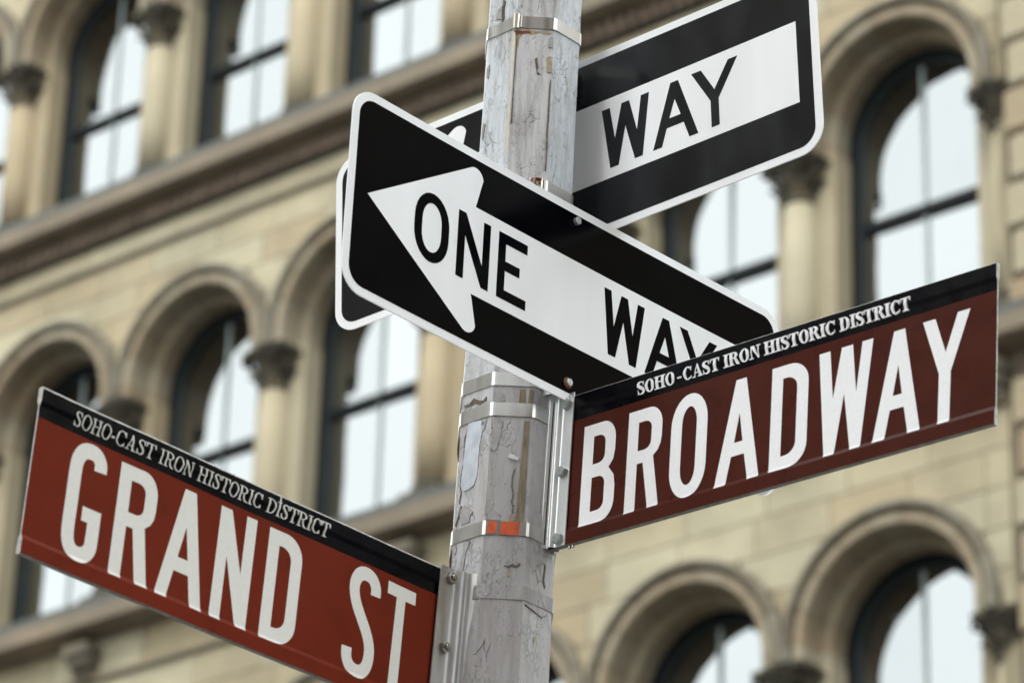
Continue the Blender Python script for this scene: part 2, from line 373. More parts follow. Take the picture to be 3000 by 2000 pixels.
# ------------------------------------------------------------------ small serif capitals (unit height)
def serif(ch, t_, h):
    s = .36*t_+.10
    def ser(x, top=True, bot=True, d=.12):
        o = []
        if bot: o.append([[(x-t_/2-d,0),(x+t_/2+d,0),(x+t_/2+d,h),(x-t_/2-d,h)]])
        if top: o.append([[(x-t_/2-d,1-h),(x+t_/2+d,1-h),(x+t_/2+d,1),(x-t_/2-d,1)]])
        return o
    def stem(x, w_=None):
        w_ = w_ or t_
        return [[[(x-w_/2,0),(x+w_/2,0),(x+w_/2,1),(x-w_/2,1)]]]
    def bowl(x, y0, y1, X):
        cx = x; a = arc(cx, (y0+y1)/2, X-cx, (y1-y0)/2, 90, -90, 12); b_ = arc(cx, (y0+y1)/2, X-cx-t_, (y1-y0)/2-h, -90, 90, 12)
        return [[a+b_]]
    if ch == 'I': return .46, stem(.23)+ser(.23)
    if ch == 'H': return .94, stem(.22)+stem(.72)+ser(.22)+ser(.72)+[[[(.22,.48),(.72,.48),(.72,.48+h),(.22,.48+h)]]]
    if ch == 'T': return .80, stem(.40)+ser(.40, top=False)+[[[(.02,1-h),(.78,1-h),(.78,1),(.02,1)]],[[(.02,.70),(.05,.70),(.12,1-h),(.02,1-h)]],[[(.78,.70),(.75,.70),(.68,1-h),(.78,1-h)]]]
    if ch == 'O': return .84, [[arc(.42,.5,.39,.52,0,360,26)[:-1], arc(.42,.5,.39-t_,.52-h,0,360,26)[:-1]]]
    if ch == 'C':
        a = arc(.42,.5,.38,.52,48,312,22); b_ = arc(.42,.5,.38-t_,.52-h,312,48,22)
        return .80, [[a+b_],[[(.70,.64),(.74,.64),(.74,1.0),(.70,1.0),(.62,.86)]],[[(.62,.12),(.70,.02),(.73,.28),(.70,.28)]]]
    if ch == 'D': return .86, stem(.20)+ser(.20)+bowl(.36,0,1,.82)+[[[(.2,0),(.37,0),(.37,h),(.2,h)]],[[(.2,1-h),(.37,1-h),(.37,1),(.2,1)]]]
    if ch == 'R': return .88, stem(.20)+ser(.20)+bowl(.38,.48,1,.74)+[[[(.2,.48),(.39,.48),(.39,.48+h),(.2,.48+h)]],[[(.2,1-h),(.39,1-h),(.39,1),(.2,1)]],
                              [[(.42,.50),(.42+t_*.9,.52),(.60+t_,.06),(.88,.05),(.88,0),(.66,0),(.58,.10)]]]
    if ch == 'N': return .90, stem(.17,h*1.1)+stem(.74,h*1.1)+[[[(.10,1),(.10+t_*1.25,1),(.775,0),(.68,0)]]]+ser(.15, top=False, d=.06)+ser(.74, bot=False, d=.06)
    if ch == 'A': return .90, [[[(.13,0),(.13+h*1.1,0),(.50,1),(.44,1)]],[[(.60,0),(.60+t_*1.15,0),(.50,1.02),(.40,1.02)]],[[(.22,.30),(.66,.30),(.66,.30+h),(.22,.30+h)]],
                              [[(.02,0),(.30,0),(.30,h),(.02,h)]],[[(.50,0),(.90,0),(.90,h),(.50,h)]]]
    if ch == 'S':
        c = [(.56,.80),(.48,.93),(.33,.975),(.17,.90),(.13,.74),(.22,.60),(.36,.50),(.50,.40),(.56,.25),(.48,.09),(.32,.025),(.17,.08),(.10,.24)]
        wd = [h*.7,h,h*1.1,t_*.85,t_*.95,t_,t_*1.1,t_,t_*.95,t_*.8,h*1.1,h,h*.7]
        return .68, [[stroke(c, wd, 4)],[[(.56,.66),(.60,.66),(.60,1.0),(.565,1.0),(.53,.80)]],[[(.06,0),(.10,0),(.13,.22),(.10,.35),(.06,.35)]]]
    if ch == '-': return .34, [[[(.02,.30),(.32,.30),(.32,.42),(.02,.42)]]]
def text_groups(word, x0, x1, y0, y1, t_, h):
    tot = sum(serif(c, t_, h)[0] for c in word); x = 0; gs = []
    k = (x1-x0)/tot
    for i, c in enumerate(word):
        wd, gr = serif(c, t_, h)
        for lp in gr: gs.append([[(x0+(x+px)*k, y0+pz*(y1-y0)) for px, pz in l_] for l_ in lp])
        x += wd
    return gs
def mm(groups): return [[[(x/1000, y/1000) for x, y in lp] for lp in g] for g in groups]

def frame_matrix(pos, yaw, lean, roll, H):
    d = Vector((cos(yaw), sin(yaw), 0)); n = Vector((sin(yaw), -cos(yaw), 0)); u = Vector((0,0,1))
    d2 = d*cos(roll)+u*sin(roll); u2 = -d*sin(roll)+u*cos(roll); u3 = u2*cos(lean)+n*sin(lean)
    nn = d2.cross(u3); P = Vector(pos)+Vector((0,0,EYE)) - u3*H
    return Matrix(((d2.x,-nn.x,u3.x,P.x),(d2.y,-nn.y,u3.y,P.y),(d2.z,-nn.z,u3.z,P.z),(0,0,0,1)))

def rrect(x0, x1, y0, y1, r, n=8):
    return arc(x1-r,y0+r,r,r,-90,0,n)+arc(x1-r,y1-r,r,r,0,90,n)+arc(x0+r,y1-r,r,r,90,180,n)+arc(x0+r,y0+r,r,r,180,270,n)

def hexbolt(name, parent, x, y, z, r, hgt, mat, stud=False, washer=None, rot=0.2):
    mb = MB()
    def ring(rad, yy, n=6): return [(rad*cos(2*pi*i/n+rot), yy, rad*sin(2*pi*i/n+rot)) for i in range(n)]
    mb.grid([ring(r, 0), ring(r, -hgt*.82), ring(r*.86, -hgt)], closed_u=True, caps=True)
    if stud: mb.grid([ring(r*.52, -hgt*.9, 12), ring(r*.52, -hgt*1.35, 12), ring(r*.40, -hgt*1.42, 12)], closed_u=True, caps=True)
    mats = [mat]
    if washer: mb.grid([ring(r*1.35, .0002, 16), ring(r*1.35, -.0012, 16)], closed_u=True, caps=True, mi=1); mats.append(washer)
    return link(name, mb.mesh(name, mats), parent, (x, y, z))

# ------------------------------------------------------------------ the pole
PT = Vector((0.0187, 4.93, 2.9945+EYE)); PB = Vector((-.0035, 4.93, 2.0734+EYE)); PH = radians(2.2)
AX = (PT-PB)/(PT.z-PB.z)
def pole_c(z): return PB+AX*(z-PB.z)
def apo(z): return (.1350+(.1435-.1350)*(PT.z-z)/(PT.z-PB.z))/2
FACE = {'L': PH-pi/4, 'M': PH, 'R': PH+pi/4}
def on_face(face, a, z, lift):
    an = FACE[face]; n = Vector((sin(an), -cos(an), 0)); tt = Vector((cos(an), sin(an), 0))
    return pole_c(z)+n*(apo(z)+lift)+tt*a
pole = empty('street_pole', 'peeling grey painted octagonal steel post that carries the four signs', 'pole')
pole.location = pole_c(0); pole_o = pole.location.copy()
def octring(z, grow=0.0, zz=None, sub=1):
    c = pole_c(z); R_ = (apo(z)+grow)/cos(pi/8); out = []
    cs = [Vector((R_*sin(PH+pi/8+pi/4*i), -R_*cos(PH+pi/8+pi/4*i), 0)) for i in range(8)]
    for i in range(8):
        for k in range(sub): out.append(c+cs[i].lerp(cs[(i+1)%8], k/sub))
    return out
def pole_shaft():
    bm = bmesh.new(); rows = []
    zs = [0.0, 1.0, 2.0, 3.0]+[3.3+.012*i for i in range(150)]+[5.3]
    sub = 6
    for z in zs:
        r_ = []
        for i, p in enumerate(octring(z, 0, sub=sub)):
            c = pole_c(z); d = (p-c)
            if i % sub == 0: d *= .994                       # softened arris under many coats of paint
            nse = noise.noise(Vector((p.x*60, p.y*60, p.z*14)))*.0006 + noise.noise(Vector((p.x*20, p.y*20, p.z*5)))*.0008
            r_.append(bm.verts.new(c+d*(1+nse/.07)-pole_o))
        rows.append(r_)
    n_ = len(rows[0])
    for a in range(len(rows)-1):
        for j in range(n_):
            f = bm.faces.new([rows[a][j], rows[a][(j+1)%n_], rows[a+1][(j+1)%n_], rows[a+1][j]])
            face = j//sub
            f.material_index = 1 if face in (7, 3) else 0  # front and back faces get the shade-darkened paint
            f.smooth = False
    bm.faces.new(rows[-1])
    me = bpy.data.meshes.new('shaft'); bm.to_mesh(me); bm.free()
    me.materials.append(M['pole_paint']); me.materials.append(M['pole_paint_worn'])
    return me
shaft = link('shaft', pole_shaft(), pole)
bse = MB(); bse.grid([[Vector((r*cos(a*pi/8), r*sin(a*pi/8), z)) for a in range(16)] for r, z in ((.20,0),(.20,.08),(.15,.30),(.10,.42),(.076,.44))], closed_u=True, caps=True)
link('base_casting', bse.mesh('base', M['pole_paint'], smooth=False), pole)

PATCH = [
('blue','L',[(19.7,2268.8),(14.8,2254.1),(11.4,2234.9),(10.6,2215.1),(10.6,2201.2),(9.7,2185.1),(5.1,2172.5),(-4.6,2168.2),(-14.0,2168.5),(-20.6,2178.5),(-19.7,2193.4),(-17.9,2213.9),(-19.3,2216.7),(-19.0,2228.5),(-17.2,2258.2),(-12.9,2273.7)]),
('grey','L',[(-10.0,2146.5),(-17.4,2140.4),(-18.2,2132.5),(-14.6,2116.6),(1.0,2118.1),(1.7,2127.1),(7.0,2131.5),(-2.4,2140.9)]),
('brown','M',[(17.5,2266.5),(23.9,2266.8),(23.4,2205.8),(23.3,2113.3),(13.7,2112.7),(15.3,2182.0)]),
('brown','M',[(8.6,2314.6),(15.9,2315.0),(16.3,2290.7),(8.1,2290.2)]),
('brown','M',[(22.2,2315.4),(27.6,2315.8),(26.6,2291.3),(20.8,2290.9)]),
('grey','M',[(-27.4,2270.1),(-12.5,2264.9),(-15.7,2240.5),(-20.1,2220.2),(-23.6,2218.0),(-26.1,2221.9),(-23.0,2240.1),(-27.8,2260.0)]),
('dark','L',[(-14.1,2273.5),(-12.9,2273.7),(-19.5,2248.8),(-18.7,2217.3),(-17.0,2209.0),(-19.7,2195.7),(-20.2,2178.3),(-17.5,2167.1),(-19.7,2150.9),(-21.3,2151.9),(-19.0,2167.5),(-22.0,2178.8),(-21.1,2196.1),(-18.5,2209.4)]),
('grey','L',[(-8.1,2090.7),(3.6,2087.6),(0.1,2078.2),(-2.2,2070.8),(-4.4,2046.3),(-10.9,2048.0),(-10.9,2063.9),(-6.0,2074.1)]),
('dark','M',[(-0.1,2046.9),(6.8,2046.4),(13.4,2049.9),(16.6,2047.8),(22.7,2051.5),(22.3,2048.6),(16.3,2044.9),(13.0,2047.6),(6.9,2043.9)]),
('light','M',[(-2.4,2212.2),(0.2,2215.3),(12.4,2209.0),(10.8,2205.1),(-2.6,2208.2)]),
('tan','M',[(4.7,2123.7),(12.2,2121.8),(9.5,2112.5),(4.2,2113.3)]),
('tan','M',[(19.2,2855.8),(25.5,2858.0),(26.8,2843.3),(26.4,2830.4),(20.5,2830.0)]),
('grey','M',[(22.4,2889.4),(26.4,2890.6),(26.4,2872.9),(21.6,2872.6)]),
('dark','M',[(1.8,2851.9),(4.9,2854.9),(8.1,2838.4),(6.1,2830.9),(11.9,2825.8),(6.4,2825.4)]),
('dark','M',[(26.6,2818.4),(27.4,2817.6),(26.8,2802.8),(27.1,2769.9),(27.4,2748.1),(26.6,2733.4),(27.2,2697.3),(27.0,2667.0),(25.6,2666.9),(26.0,2697.2),(24.8,2733.3),(25.2,2751.5),(25.2,2769.8),(25.0,2800.8)]),
('dark','M',[(-27.2,2895.6),(-25.7,2895.7),(-25.8,2877.1),(-25.9,2847.5),(-26.1,2821.6),(-26.5,2803.2),(-26.2,2784.9),(-26.0,2748.4),(-27.0,2741.0),(-27.6,2742.8),(-27.4,2766.5),(-27.8,2803.1),(-27.4,2823.4),(-27.5,2847.3),(-27.0,2877.0)]),
('grey','L',[(-21.1,2858.2),(-19.3,2850.1),(-21.3,2834.2),(-24.8,2837.3),(-24.9,2852.2)]),
('grey','L',[(-25.1,2761.0),(-20.9,2756.8),(-21.9,2748.0),(-23.8,2732.2),(-26.8,2749.7)]),
('dark','L',[(-1.2,2963.0),(3.6,2957.3),(1.5,2943.1),(3.6,2929.2),(0.2,2922.3),(-2.4,2922.0),(-1.5,2925.5),(-0.8,2944.0)]),
('grey','L',[(-10.8,2947.8),(-2.5,2952.2),(-1.8,2929.3),(-12.9,2932.6)]),
('dark','M',[(6.8,2193.2),(7.8,2193.3),(5.3,2181.5),(5.6,2166.4),(7.9,2152.7),(6.3,2142.2),(8.3,2135.4),(7.8,2123.9),(6.8,2123.8),(7.2,2135.3),(5.0,2142.1),(6.8,2152.6),(4.5,2166.4),(4.4,2181.4)]),
('tan','M',[(4.8,2038.2),(8.1,2039.1),(9.2,2031.2),(5.9,2030.3)]),
('dark','R',[(-26.6,1992.3),(7.3,1984.1),(17.3,1991.0),(17.4,1989.6),(7.4,1982.7),(-26.4,1990.3)]),
('tan','R',[(-6.0,1950.3),(-2.5,1952.1),(-3.7,1945.3),(-6.8,1943.6)]),
('dark','L',[(-6,2310),(4,2303),(12,2301),(18,2305),(19,2299),(6,2296),(-4,2300),(-14,2297),(-22,2299),(-24,2304),(-14,2303)]),
('grey','L',[(-24,2303),(-17,2306),(-10,2299),(-8,2294),(-24,2294)]),
('grey','M',[(-27,2312),(-22,2316),(-14,2306),(-12,2296),(-20,2294),(-27,2295)]),
('grey','L',[(12,2270),(22,2270),(19,2255),(13,2250)]),
('grey','M',[(-26,2124),(-18,2128),(-10,2122),(-8,2114),(-26,2114)]),
('dark','L',[(-24,2118),(-19,2130),(-15,2146),(-17,2147),(-22,2131),(-26,2120)]),
('grey','L',[(-26,2084),(-23,2076),(-20,2078),(-21,2090)]),
('dark','R',[(8,2064),(11,2060),(9,2040),(12,2030),(10,2026),(6,2036),(7,2050)]),
]
def patch_obj(k, face, pts, lift, mat, grow=0.0, jit=0.5, seed=0):
    rnd = random.Random(seed); c = (sum(p[0] for p in pts)/len(pts), sum(p[1] for p in pts)/len(pts))
    dense = []
    for i in range(len(pts)):
        a, b_ = pts[i], pts[(i+1) % len(pts)]; L_ = math.hypot(b_[0]-a[0], b_[1]-a[1]); n_ = max(1, int(L_/4))
        for q in range(n_):
            t_ = q/n_; dense.append([a[0]+(b_[0]-a[0])*t_+rnd.uniform(-jit, jit)*.5, a[1]+(b_[1]-a[1])*t_+rnd.uniform(-jit, jit)])
    if grow:
        for p in dense:
            dx, dy = p[0]-c[0], p[1]-c[1]; l_ = math.hypot(dx, dy) or 1; p[0] += dx/l_*grow; p[1] += dy/l_*grow
    tri = tessellate_polygon([[Vector((p[0], p[1], 0)) for p in dense]])
    V_, F_ = [], []
    for p in dense: V_.append(on_face(face, p[0]/1000, p[1]/1000+EYE, lift)-pole_o)
    for p in dense: V_.append(on_face(face, p[0]/1000, p[1]/1000+EYE, -.001)-pole_o)
    n_ = len(dense)
    F_ = [tuple(t_) for t_ in tri]+[(i, (i+1) % n_, n_+(i+1) % n_, n_+i) for i in range(n_)]
    mb = MB(); mb.v = [tuple(v) for v in V_]; mb.f = F_; mb.mi = [0]*len(F_)
    return mb.mesh('paint_flake', mat)
for i, (k, face, pts) in enumerate(PATCH):
    if k in ('blue', 'grey', 'brown'):
        link('paint_edge', patch_obj(k, face, pts, .0009, M['chip_edge'], .28, .5, i), pole)
    link('paint_flake', patch_obj(k, face, pts, .0013 if k != 'light' else .003, M['chip_'+k], 0, .5, i+50), pole)

# ------------------------------------------------------------------ straps round the pole
def strap(parent, z, hgt, mat, bow=.0022, buckle=None, painted_glint=False, name='strap', inv=None):
    mb = MB(); c = pole_c(z); rows = []
    for zz, g in ((z-hgt/2, 0), (z-hgt/2, bow), (z+hgt/2, bow), (z+hgt/2, 0)):
        r_ = []; R_ = (apo(z)+g)/cos(pi/8)
        cs = [Vector((R_*sin(PH+pi/8+pi/4*i), -R_*cos(PH+pi/8+pi/4*i), 0)) for i in range(8)]
        for i in range(8):
            a, b0, b1 = cs[i], cs[(i-1) % 8], cs[(i+1) % 8]
            for t_ in (.10, .04): r_.append(a.lerp(b0, t_)*(1 if t_ == .10 else .997))
            r_.append(a*.985)
            for t_ in (.04, .10): r_.append(a.lerp(b1, t_)*(1 if t_ == .10 else .997))
        rows.append([pole_c(zz)+v for v in r_])
    mb.grid(rows, closed_u=True, closed_v=True)
    me = mb.mesh('strap', mat)
    for p_ in me.polygons: p_.use_smooth = False
    me.transform(inv) if inv is not None else None
    o = link(name, me, parent)
    if buckle:
        face, a0, a1, m_ = buckle
        b_ = MB(); prof = [(a0,.0006),(a0,.0045),(a0+.002,.0060),(a1-.003,.0060),(a1-.001,.0050),(a1,.0030),(a1,.0006)]
        rws = [[on_face(face, a, zz, g) for a, g in prof] for zz in (z-hgt*.62, z+hgt*.62)]
        b_.grid(rws, closed_u=True, caps=True)
        m2 = bevel_mesh(b_.mesh('buckle', m_), .0006, 1)
        if inv is not None: m2.transform(inv)
        link('buckle', m2, o)
        # the folded tail of the band beside the buckle
        tb = MB(); sgn = 1
        tb.grid([[on_face(face, a1+.0004+g*.5, zz, .0024+.0022*sin(g/.006*pi)) for g in (0,.001,.002,.003,.004,.005,.006)] for zz in (z-hgt*.5, z+hgt*.5)])
        m3 = tb.mesh('band_tail', mat, smooth=True)
        if inv is not None: m3.transform(inv)
        link('band_tail', m3, o)
    if painted_glint:  # orange reflection on the band, painted as thin coloured pieces
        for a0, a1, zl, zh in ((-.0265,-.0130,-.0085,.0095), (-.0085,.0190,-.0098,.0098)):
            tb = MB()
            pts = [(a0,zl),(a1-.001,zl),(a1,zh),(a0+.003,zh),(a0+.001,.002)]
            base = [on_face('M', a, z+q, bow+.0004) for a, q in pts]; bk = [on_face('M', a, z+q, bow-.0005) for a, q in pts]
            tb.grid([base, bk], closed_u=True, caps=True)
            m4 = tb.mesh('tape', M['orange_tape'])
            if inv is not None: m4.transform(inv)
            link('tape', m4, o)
    return o

# ------------------------------------------------------------------ one way signs
WI, HI = 0.9144, 0.3048
CUT = [0.03*i for i in range(1, 31)]
def one_way(pos, rot, bow, label, film, zst, bolts=True, u_off=0.0):
    root = empty('one_way_sign', label, 'sign', 'one way arrow signs on the post')
    mw = frame_matrix(pos, *rot, HI); root.matrix_world = mw; inv = mw.inverted()
    Y = lambda x, z: bow*(1-((x-.457)/.457)**2)
    pl = flat_solid([[rrect(0, WI, 0, HI, .040)]], lambda x, z: Y(x, z), .0022, CUT, back=True)
    pl.materials.append(M['white_sheet']); link('plate', pl, root)
    bf = flat_solid([[rrect(.0128, WI-.0128, .0125, HI-.0125, .028)]], lambda x, z: Y(x, z)-.0003, .0002, CUT)
    bf.materials.append(film); link('black_field', bf, root)
    top, bot = 219.5, 86.0; mid = (top+bot)/2
    head_t = arc(246, 262, 17, 17, 122, 10, 9)
    up = [(38.5, mid)]+head_t+[(250.5, top), (877, top)]
    lo = [(877, bot), (250.5, bot)]+[(x, 2*mid-y) for x, y in head_t[::-1]]
    ar = flat_solid(mm([[up+lo]]), lambda x, z: Y(x, z)-.0006, .0002, CUT)
    ar.materials.append(M['white_sheet']); link('arrow', ar, root)
    y0, y1 = 102.0, 203.0; s = 15.2
    G = []
    G += capO(131.5, 200.5, y0-1.5, y1+1.5, s, 15.0, co=.62, ci=.72)
    G += poly((217.5,y0),(232.5,y0),(232.5,y0+67),(269,y0),(283.5,y0),(283.5,y1),(269,y1),(269,y0+33),(232.5,y1),(217.5,y1))
    G += poly((300.5,y0),(361,y0),(361,y0+15),(315.8,y0+15),(315.8,y0+44.5),(346,y0+44.5),(346,y0+59.5),(315.8,y0+59.5),(315.8,y1-15),(360,y1-15),(360,y1),(300.5,y1))
    G += poly((536.5,y0),(552,y0),(566.5,y0+61.5),(582,y0),(596.5,y0),(611.5,y1),(596.5,y1),(587.5,y0+46.5),(574.5,y1),(560.5,y1),(546.5,y0+46.5),(538.5,y1),(523.5,y1))
    G += capA(615.5, 698, y0, y1, 651, 665, (28.0*1.5, 43*1.5, 72*1.5), 16.3)
    G += poly((722,y0),(736.5,y0),(736.5,y0+44),(772.5,y1),(755.5,y1),(729.6,y0+61),(706.5,y1),(689,y1),(722,y0+44))
    for g in G:
        le = flat_solid(mm([g]), lambda x, z: Y(x, z)-.0009, .0002, CUT)
        le.materials.append(film); link('letter', le, root)
    return root, inv, Y
A_, invA, YA = one_way((-0.22406, 4.52185, 2.606), (0.81403, 0.0272, 0.00149), .0055, 'front one way sign, its white arrow pointing left, bolted across the post', M['black_vinyl'], 0)
hexbolt('bolt', A_, .457, YA(.457,0)-.0012, .281, .0062, .006, M['zinc'], rot=.5)
hexbolt('bolt', A_, .4545, YA(.457,0)-.0012, .0262, .0062, .006, M['zinc'], washer=M['rust'], rot=.3)
B_, invB, YB = one_way((-0.28513, 5.29755, 2.90853), (-0.69572, 0.02374, 0.0359), .0025, 'rear one way sign showing WAY to the right of the post, behind it', M['black_film'], 0)

def sign_bracket(parent, inv, cx, cz, y0, y1):
    """flared leg bracket between plate and post, in sign space"""
    mb = MB(); hw = .020
    prof = [(cx-.026, y1),(cx-.018, y1-.001),(cx-.014, y0+.002),(cx+.014, y0+.002),(cx+.018, y1-.001),(cx+.026, y1)]
    outr = [(x, z) for x, z in prof]; inr = [(x*1.0+(.0022 if x < cx else -.0022), z+.0022) for x, z in prof[::-1]]
    ring_ = outr+inr
    mb.grid([[(x, y, cz-hw) for x, y in ring_], [(x, y, cz+hw) for x, y in ring_]], closed_u=True, caps=True)
    return link('mounting_bracket', mb.mesh('mounting_bracket', M['zinc']), parent)
sign_bracket(A_, invA, .457, .262, .006, .046)
sign_bracket(A_, invA, .457, .030, .006, .040)
sign_bracket(B_, invB, .457, .262, -.036, -.004)
sign_bracket(B_, invB, .457, .030, -.030, -.004)
strap(B_, 2.913+EYE, .0195, M['steel'], buckle=('M', -.0325, -.0235, M['rusty_steel']), inv=invB)
strap(B_, 2.640+EYE, .0195, M['steel'], buckle=('M', .004, .0245, M['rusty_steel']), inv=invB)
strap(A_, 2.330+EYE, .0205, M['steel'], inv=invA)
rs = patch_obj('light', 'L', [(20,2898),(27.5,2899),(27.6,2850),(27.5,2790),(27.4,2730),(27.4,2690),(24.5,2692),(21,2712),(21.5,2760),(24,2800),(22.5,2850)], .0004, M['chip_cream'], 0, .8, 9)
link('stain', rs, pole)
# rust run below the upper buckle
rs = patch_obj('tan', 'M', [(-27,2900),(-18,2899),(-10,2901),(6,2899),(18,2900),(24,2898),(20,2895),(8,2896),(-4,2893),(-16,2894),(-22,2886),(-24,2870),(-27,2862)], .0006, M['chip_tan'], 0, .8, 3)
link('rust_run', rs, pole)
rs = patch_obj('dark', 'M', [(-31,2899),(-22,2898),(-8,2899),(-6,2895.5),(-22,2893),(-28,2893)], .0010, M['rust'], 0, .5, 4)
link('rust_run', rs, pole)

# ------------------------------------------------------------------ street name blades
HB = 0.2286
def blade(pos, rot, H, Wd, x_start, label, brown, band_z, print_top, lets, words, wt, letter_mat, small_mat, ft, fb, rib=.0036, core=.0013, sag=None):
    root = empty('street_name_sign', label, 'sign', 'brown street name signs on the post')
    mw = frame_matrix(pos, *rot, H); root.matrix_world = mw
    prof = [(0.0, rib*.6),(.0012, rib),(fb[0], rib),(fb[1], core),(ft[0], core),(ft[1], rib),(print_top, rib),(H-.0012, rib),(H, rib*.6)]
    def half(z):
        for (z0, h0), (z1, h1) in zip(prof, prof[1:]):
            if z <= z1: return h0+(h1-h0)*max(0, z-z0)/(z1-z0)
        return prof[-1][1]
    wob = lambda x: (sag(x) if sag else 0.0)
    zs = sorted(set([p[0] for p in prof]+[band_z]))
    mb = MB(); xs = [x_start+(Wd-x_start)*i/28 for i in range(29)]
    fr = [(z, -half(z)) for z in zs]; bk = [(z, half(z)) for z in zs[::-1]]
    ring_ = fr+bk
    rows = [[(x, y+wob(x), z) for z, y in ring_] for x in xs]
    b0 = len(mb.f)
    mb.grid(rows, closed_u=True, caps=True)
    nc = len(ring_)
    nf = len(fr)
    for i in range(len(xs)-1):
        for j in range(nc):
            idx = i*nc+j
            if j < nf-1:
                zc = (fr[j][0]+fr[j+1][0])/2
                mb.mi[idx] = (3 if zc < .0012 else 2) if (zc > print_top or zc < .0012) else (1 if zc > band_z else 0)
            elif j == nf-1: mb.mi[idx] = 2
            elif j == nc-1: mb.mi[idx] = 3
            else:
                k = j-nf; zc = (bk[k][0]+bk[k+1][0])/2; mb.mi[idx] = 1 if zc > band_z else 0
    mb.mi[-1] = 2; mb.mi[-2] = 2
    me = mb.mesh('blade', [brown, M['black_band'], M['edge_metal'], M['edge_dark']])
    link('blade', me, root)
    Yb = lambda x, z: -half(z)+wob(x)-.00025
    cz = [p[0] for p in prof[1:-1]]
    cx = xs[1:-1] if sag else []
    for gi, g in enumerate(lets):
        le = flat_solid(mm([g]), lambda x, z, q=gi*.00002: Yb(x, z)-q, .0002, cx, cz); le.materials.append(letter_mat); link('letter', le, root)
    gs = []
    for wd, a, b_, y0, y1 in words: gs += text_groups(wd, a, b_, y0, y1, *wt)
    le = flat_solid(mm(gs), Yb, .0002, cx, cz); le.materials.append(small_mat); link('small_lettering', le, root)
    return root, mw

# BROADWAY
yb, yt, s = 23.2, 174.8, 19.0
G = []
G += capB(26.3, 88.2, yb, yt, s)
G += capR(108.6, 170.2, yb, yt, s)
G += capO(187.2, 251.3, yb-1.4, yt+1.4, s, co=.70, ci=.98)
G += capA(268.1, 344.9, yb, yt, 299.6, 317.2)
G += capD(362.0, 424.6, yb, yt, s)
G += poly((454.2,yb),(471.1,yb),(485.2,yb+84),(497.2,yb),(514,yb),(531.4,yt),(513.5,yt),(505.1,yb+80.5),(497.7,yt),(479.3,yt),(466.6,yb+80.5),(460,yt),(441.6,yt))
G += capA(533.8, 610.6, yb, yt, 565.4, 583.1)
G += poly((638.8,yb),(657.3,yb),(658.2,yb+70.5),(687.8,yt),(668,yt),(649.6,yb+99.5),(632.1,yt),(612.2,yt),(639.6,yb+70.5))
y0, y1 = 198.8, 217.2
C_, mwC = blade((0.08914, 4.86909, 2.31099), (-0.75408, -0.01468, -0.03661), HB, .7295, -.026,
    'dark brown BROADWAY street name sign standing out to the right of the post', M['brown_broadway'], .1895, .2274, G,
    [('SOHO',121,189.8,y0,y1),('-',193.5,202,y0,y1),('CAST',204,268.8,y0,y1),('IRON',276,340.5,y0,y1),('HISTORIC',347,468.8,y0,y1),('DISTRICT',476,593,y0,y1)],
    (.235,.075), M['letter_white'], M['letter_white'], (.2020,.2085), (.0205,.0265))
# GRAND ST
k = .963
def S_(g): return [[[(x*k, y*k) for x, y in lp] for lp in gg] for gg in g]
yb, yt, s = 22.8, 179.3, 20.0
G = []
gc = [(116.7,150.2),(115.6,162),(108,170.5),(97,172.6),(86,169.5),(78.5,160),(75.2,144),(75,100),(75,60),(78,43),(86,33.5),(97,31.0),(108,34.5),(115.2,44),(116.6,60),(116.6,80),(116.6,97)]
G += [[stroke(gc, 21.2, 5)]]+poly((95,77.5),(107,77.5),(107,97),(95,97))
G += capR(150.2, 218.6, yb, yt-1.2, s)
G += capA(231.9, 318, yb-.2, yt, 265.7, 286.6, s=21)
G += poly((333.3,yb),(353,yb),(353.3,yb+91.5),(382.2,yb),(401.8,yb),(402.2,yt+1),(382.8,yt+1),(382.2,yb+73),(354.6,yt),(334.1,yt))
G += capD(426.3, 491.3, yb, yt+.3, s+.4)
sc_ = [(637.2,146.3),(636.4,158),(629,168.8),(615.8,172.6),(603,168.5),(595.5,156),(595.6,141),(602,125),(613.5,108),(625,92),(633,76),(635.5,62),(633.5,46),(626,34.5),(613.5,30.6),(600,35),(592.5,46),(591.2,60)]
G += [[stroke(sc_, 19.6, 5)]]
G += poly((677,yb),(696.6,yb),(696.4,158),(716,158),(716,176.2),(660,177.6),(660,159.6),(678.8,159.2))
y0, y1 = 197.6, 217.4
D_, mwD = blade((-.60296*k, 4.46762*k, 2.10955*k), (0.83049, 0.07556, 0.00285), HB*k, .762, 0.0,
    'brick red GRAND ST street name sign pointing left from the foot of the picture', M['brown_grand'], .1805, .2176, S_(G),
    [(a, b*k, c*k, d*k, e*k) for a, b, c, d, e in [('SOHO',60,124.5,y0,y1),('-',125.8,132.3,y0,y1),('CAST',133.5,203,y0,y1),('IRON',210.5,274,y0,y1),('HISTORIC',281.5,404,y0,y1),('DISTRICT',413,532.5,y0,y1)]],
    (.105,.046), M['letter_cream'], M['letter_cream'], (.1955,.2015), (.0200,.0262), rib=.0042, sag=lambda x: .0022*sin(x/.76*pi)+.0008*sin(x*21))

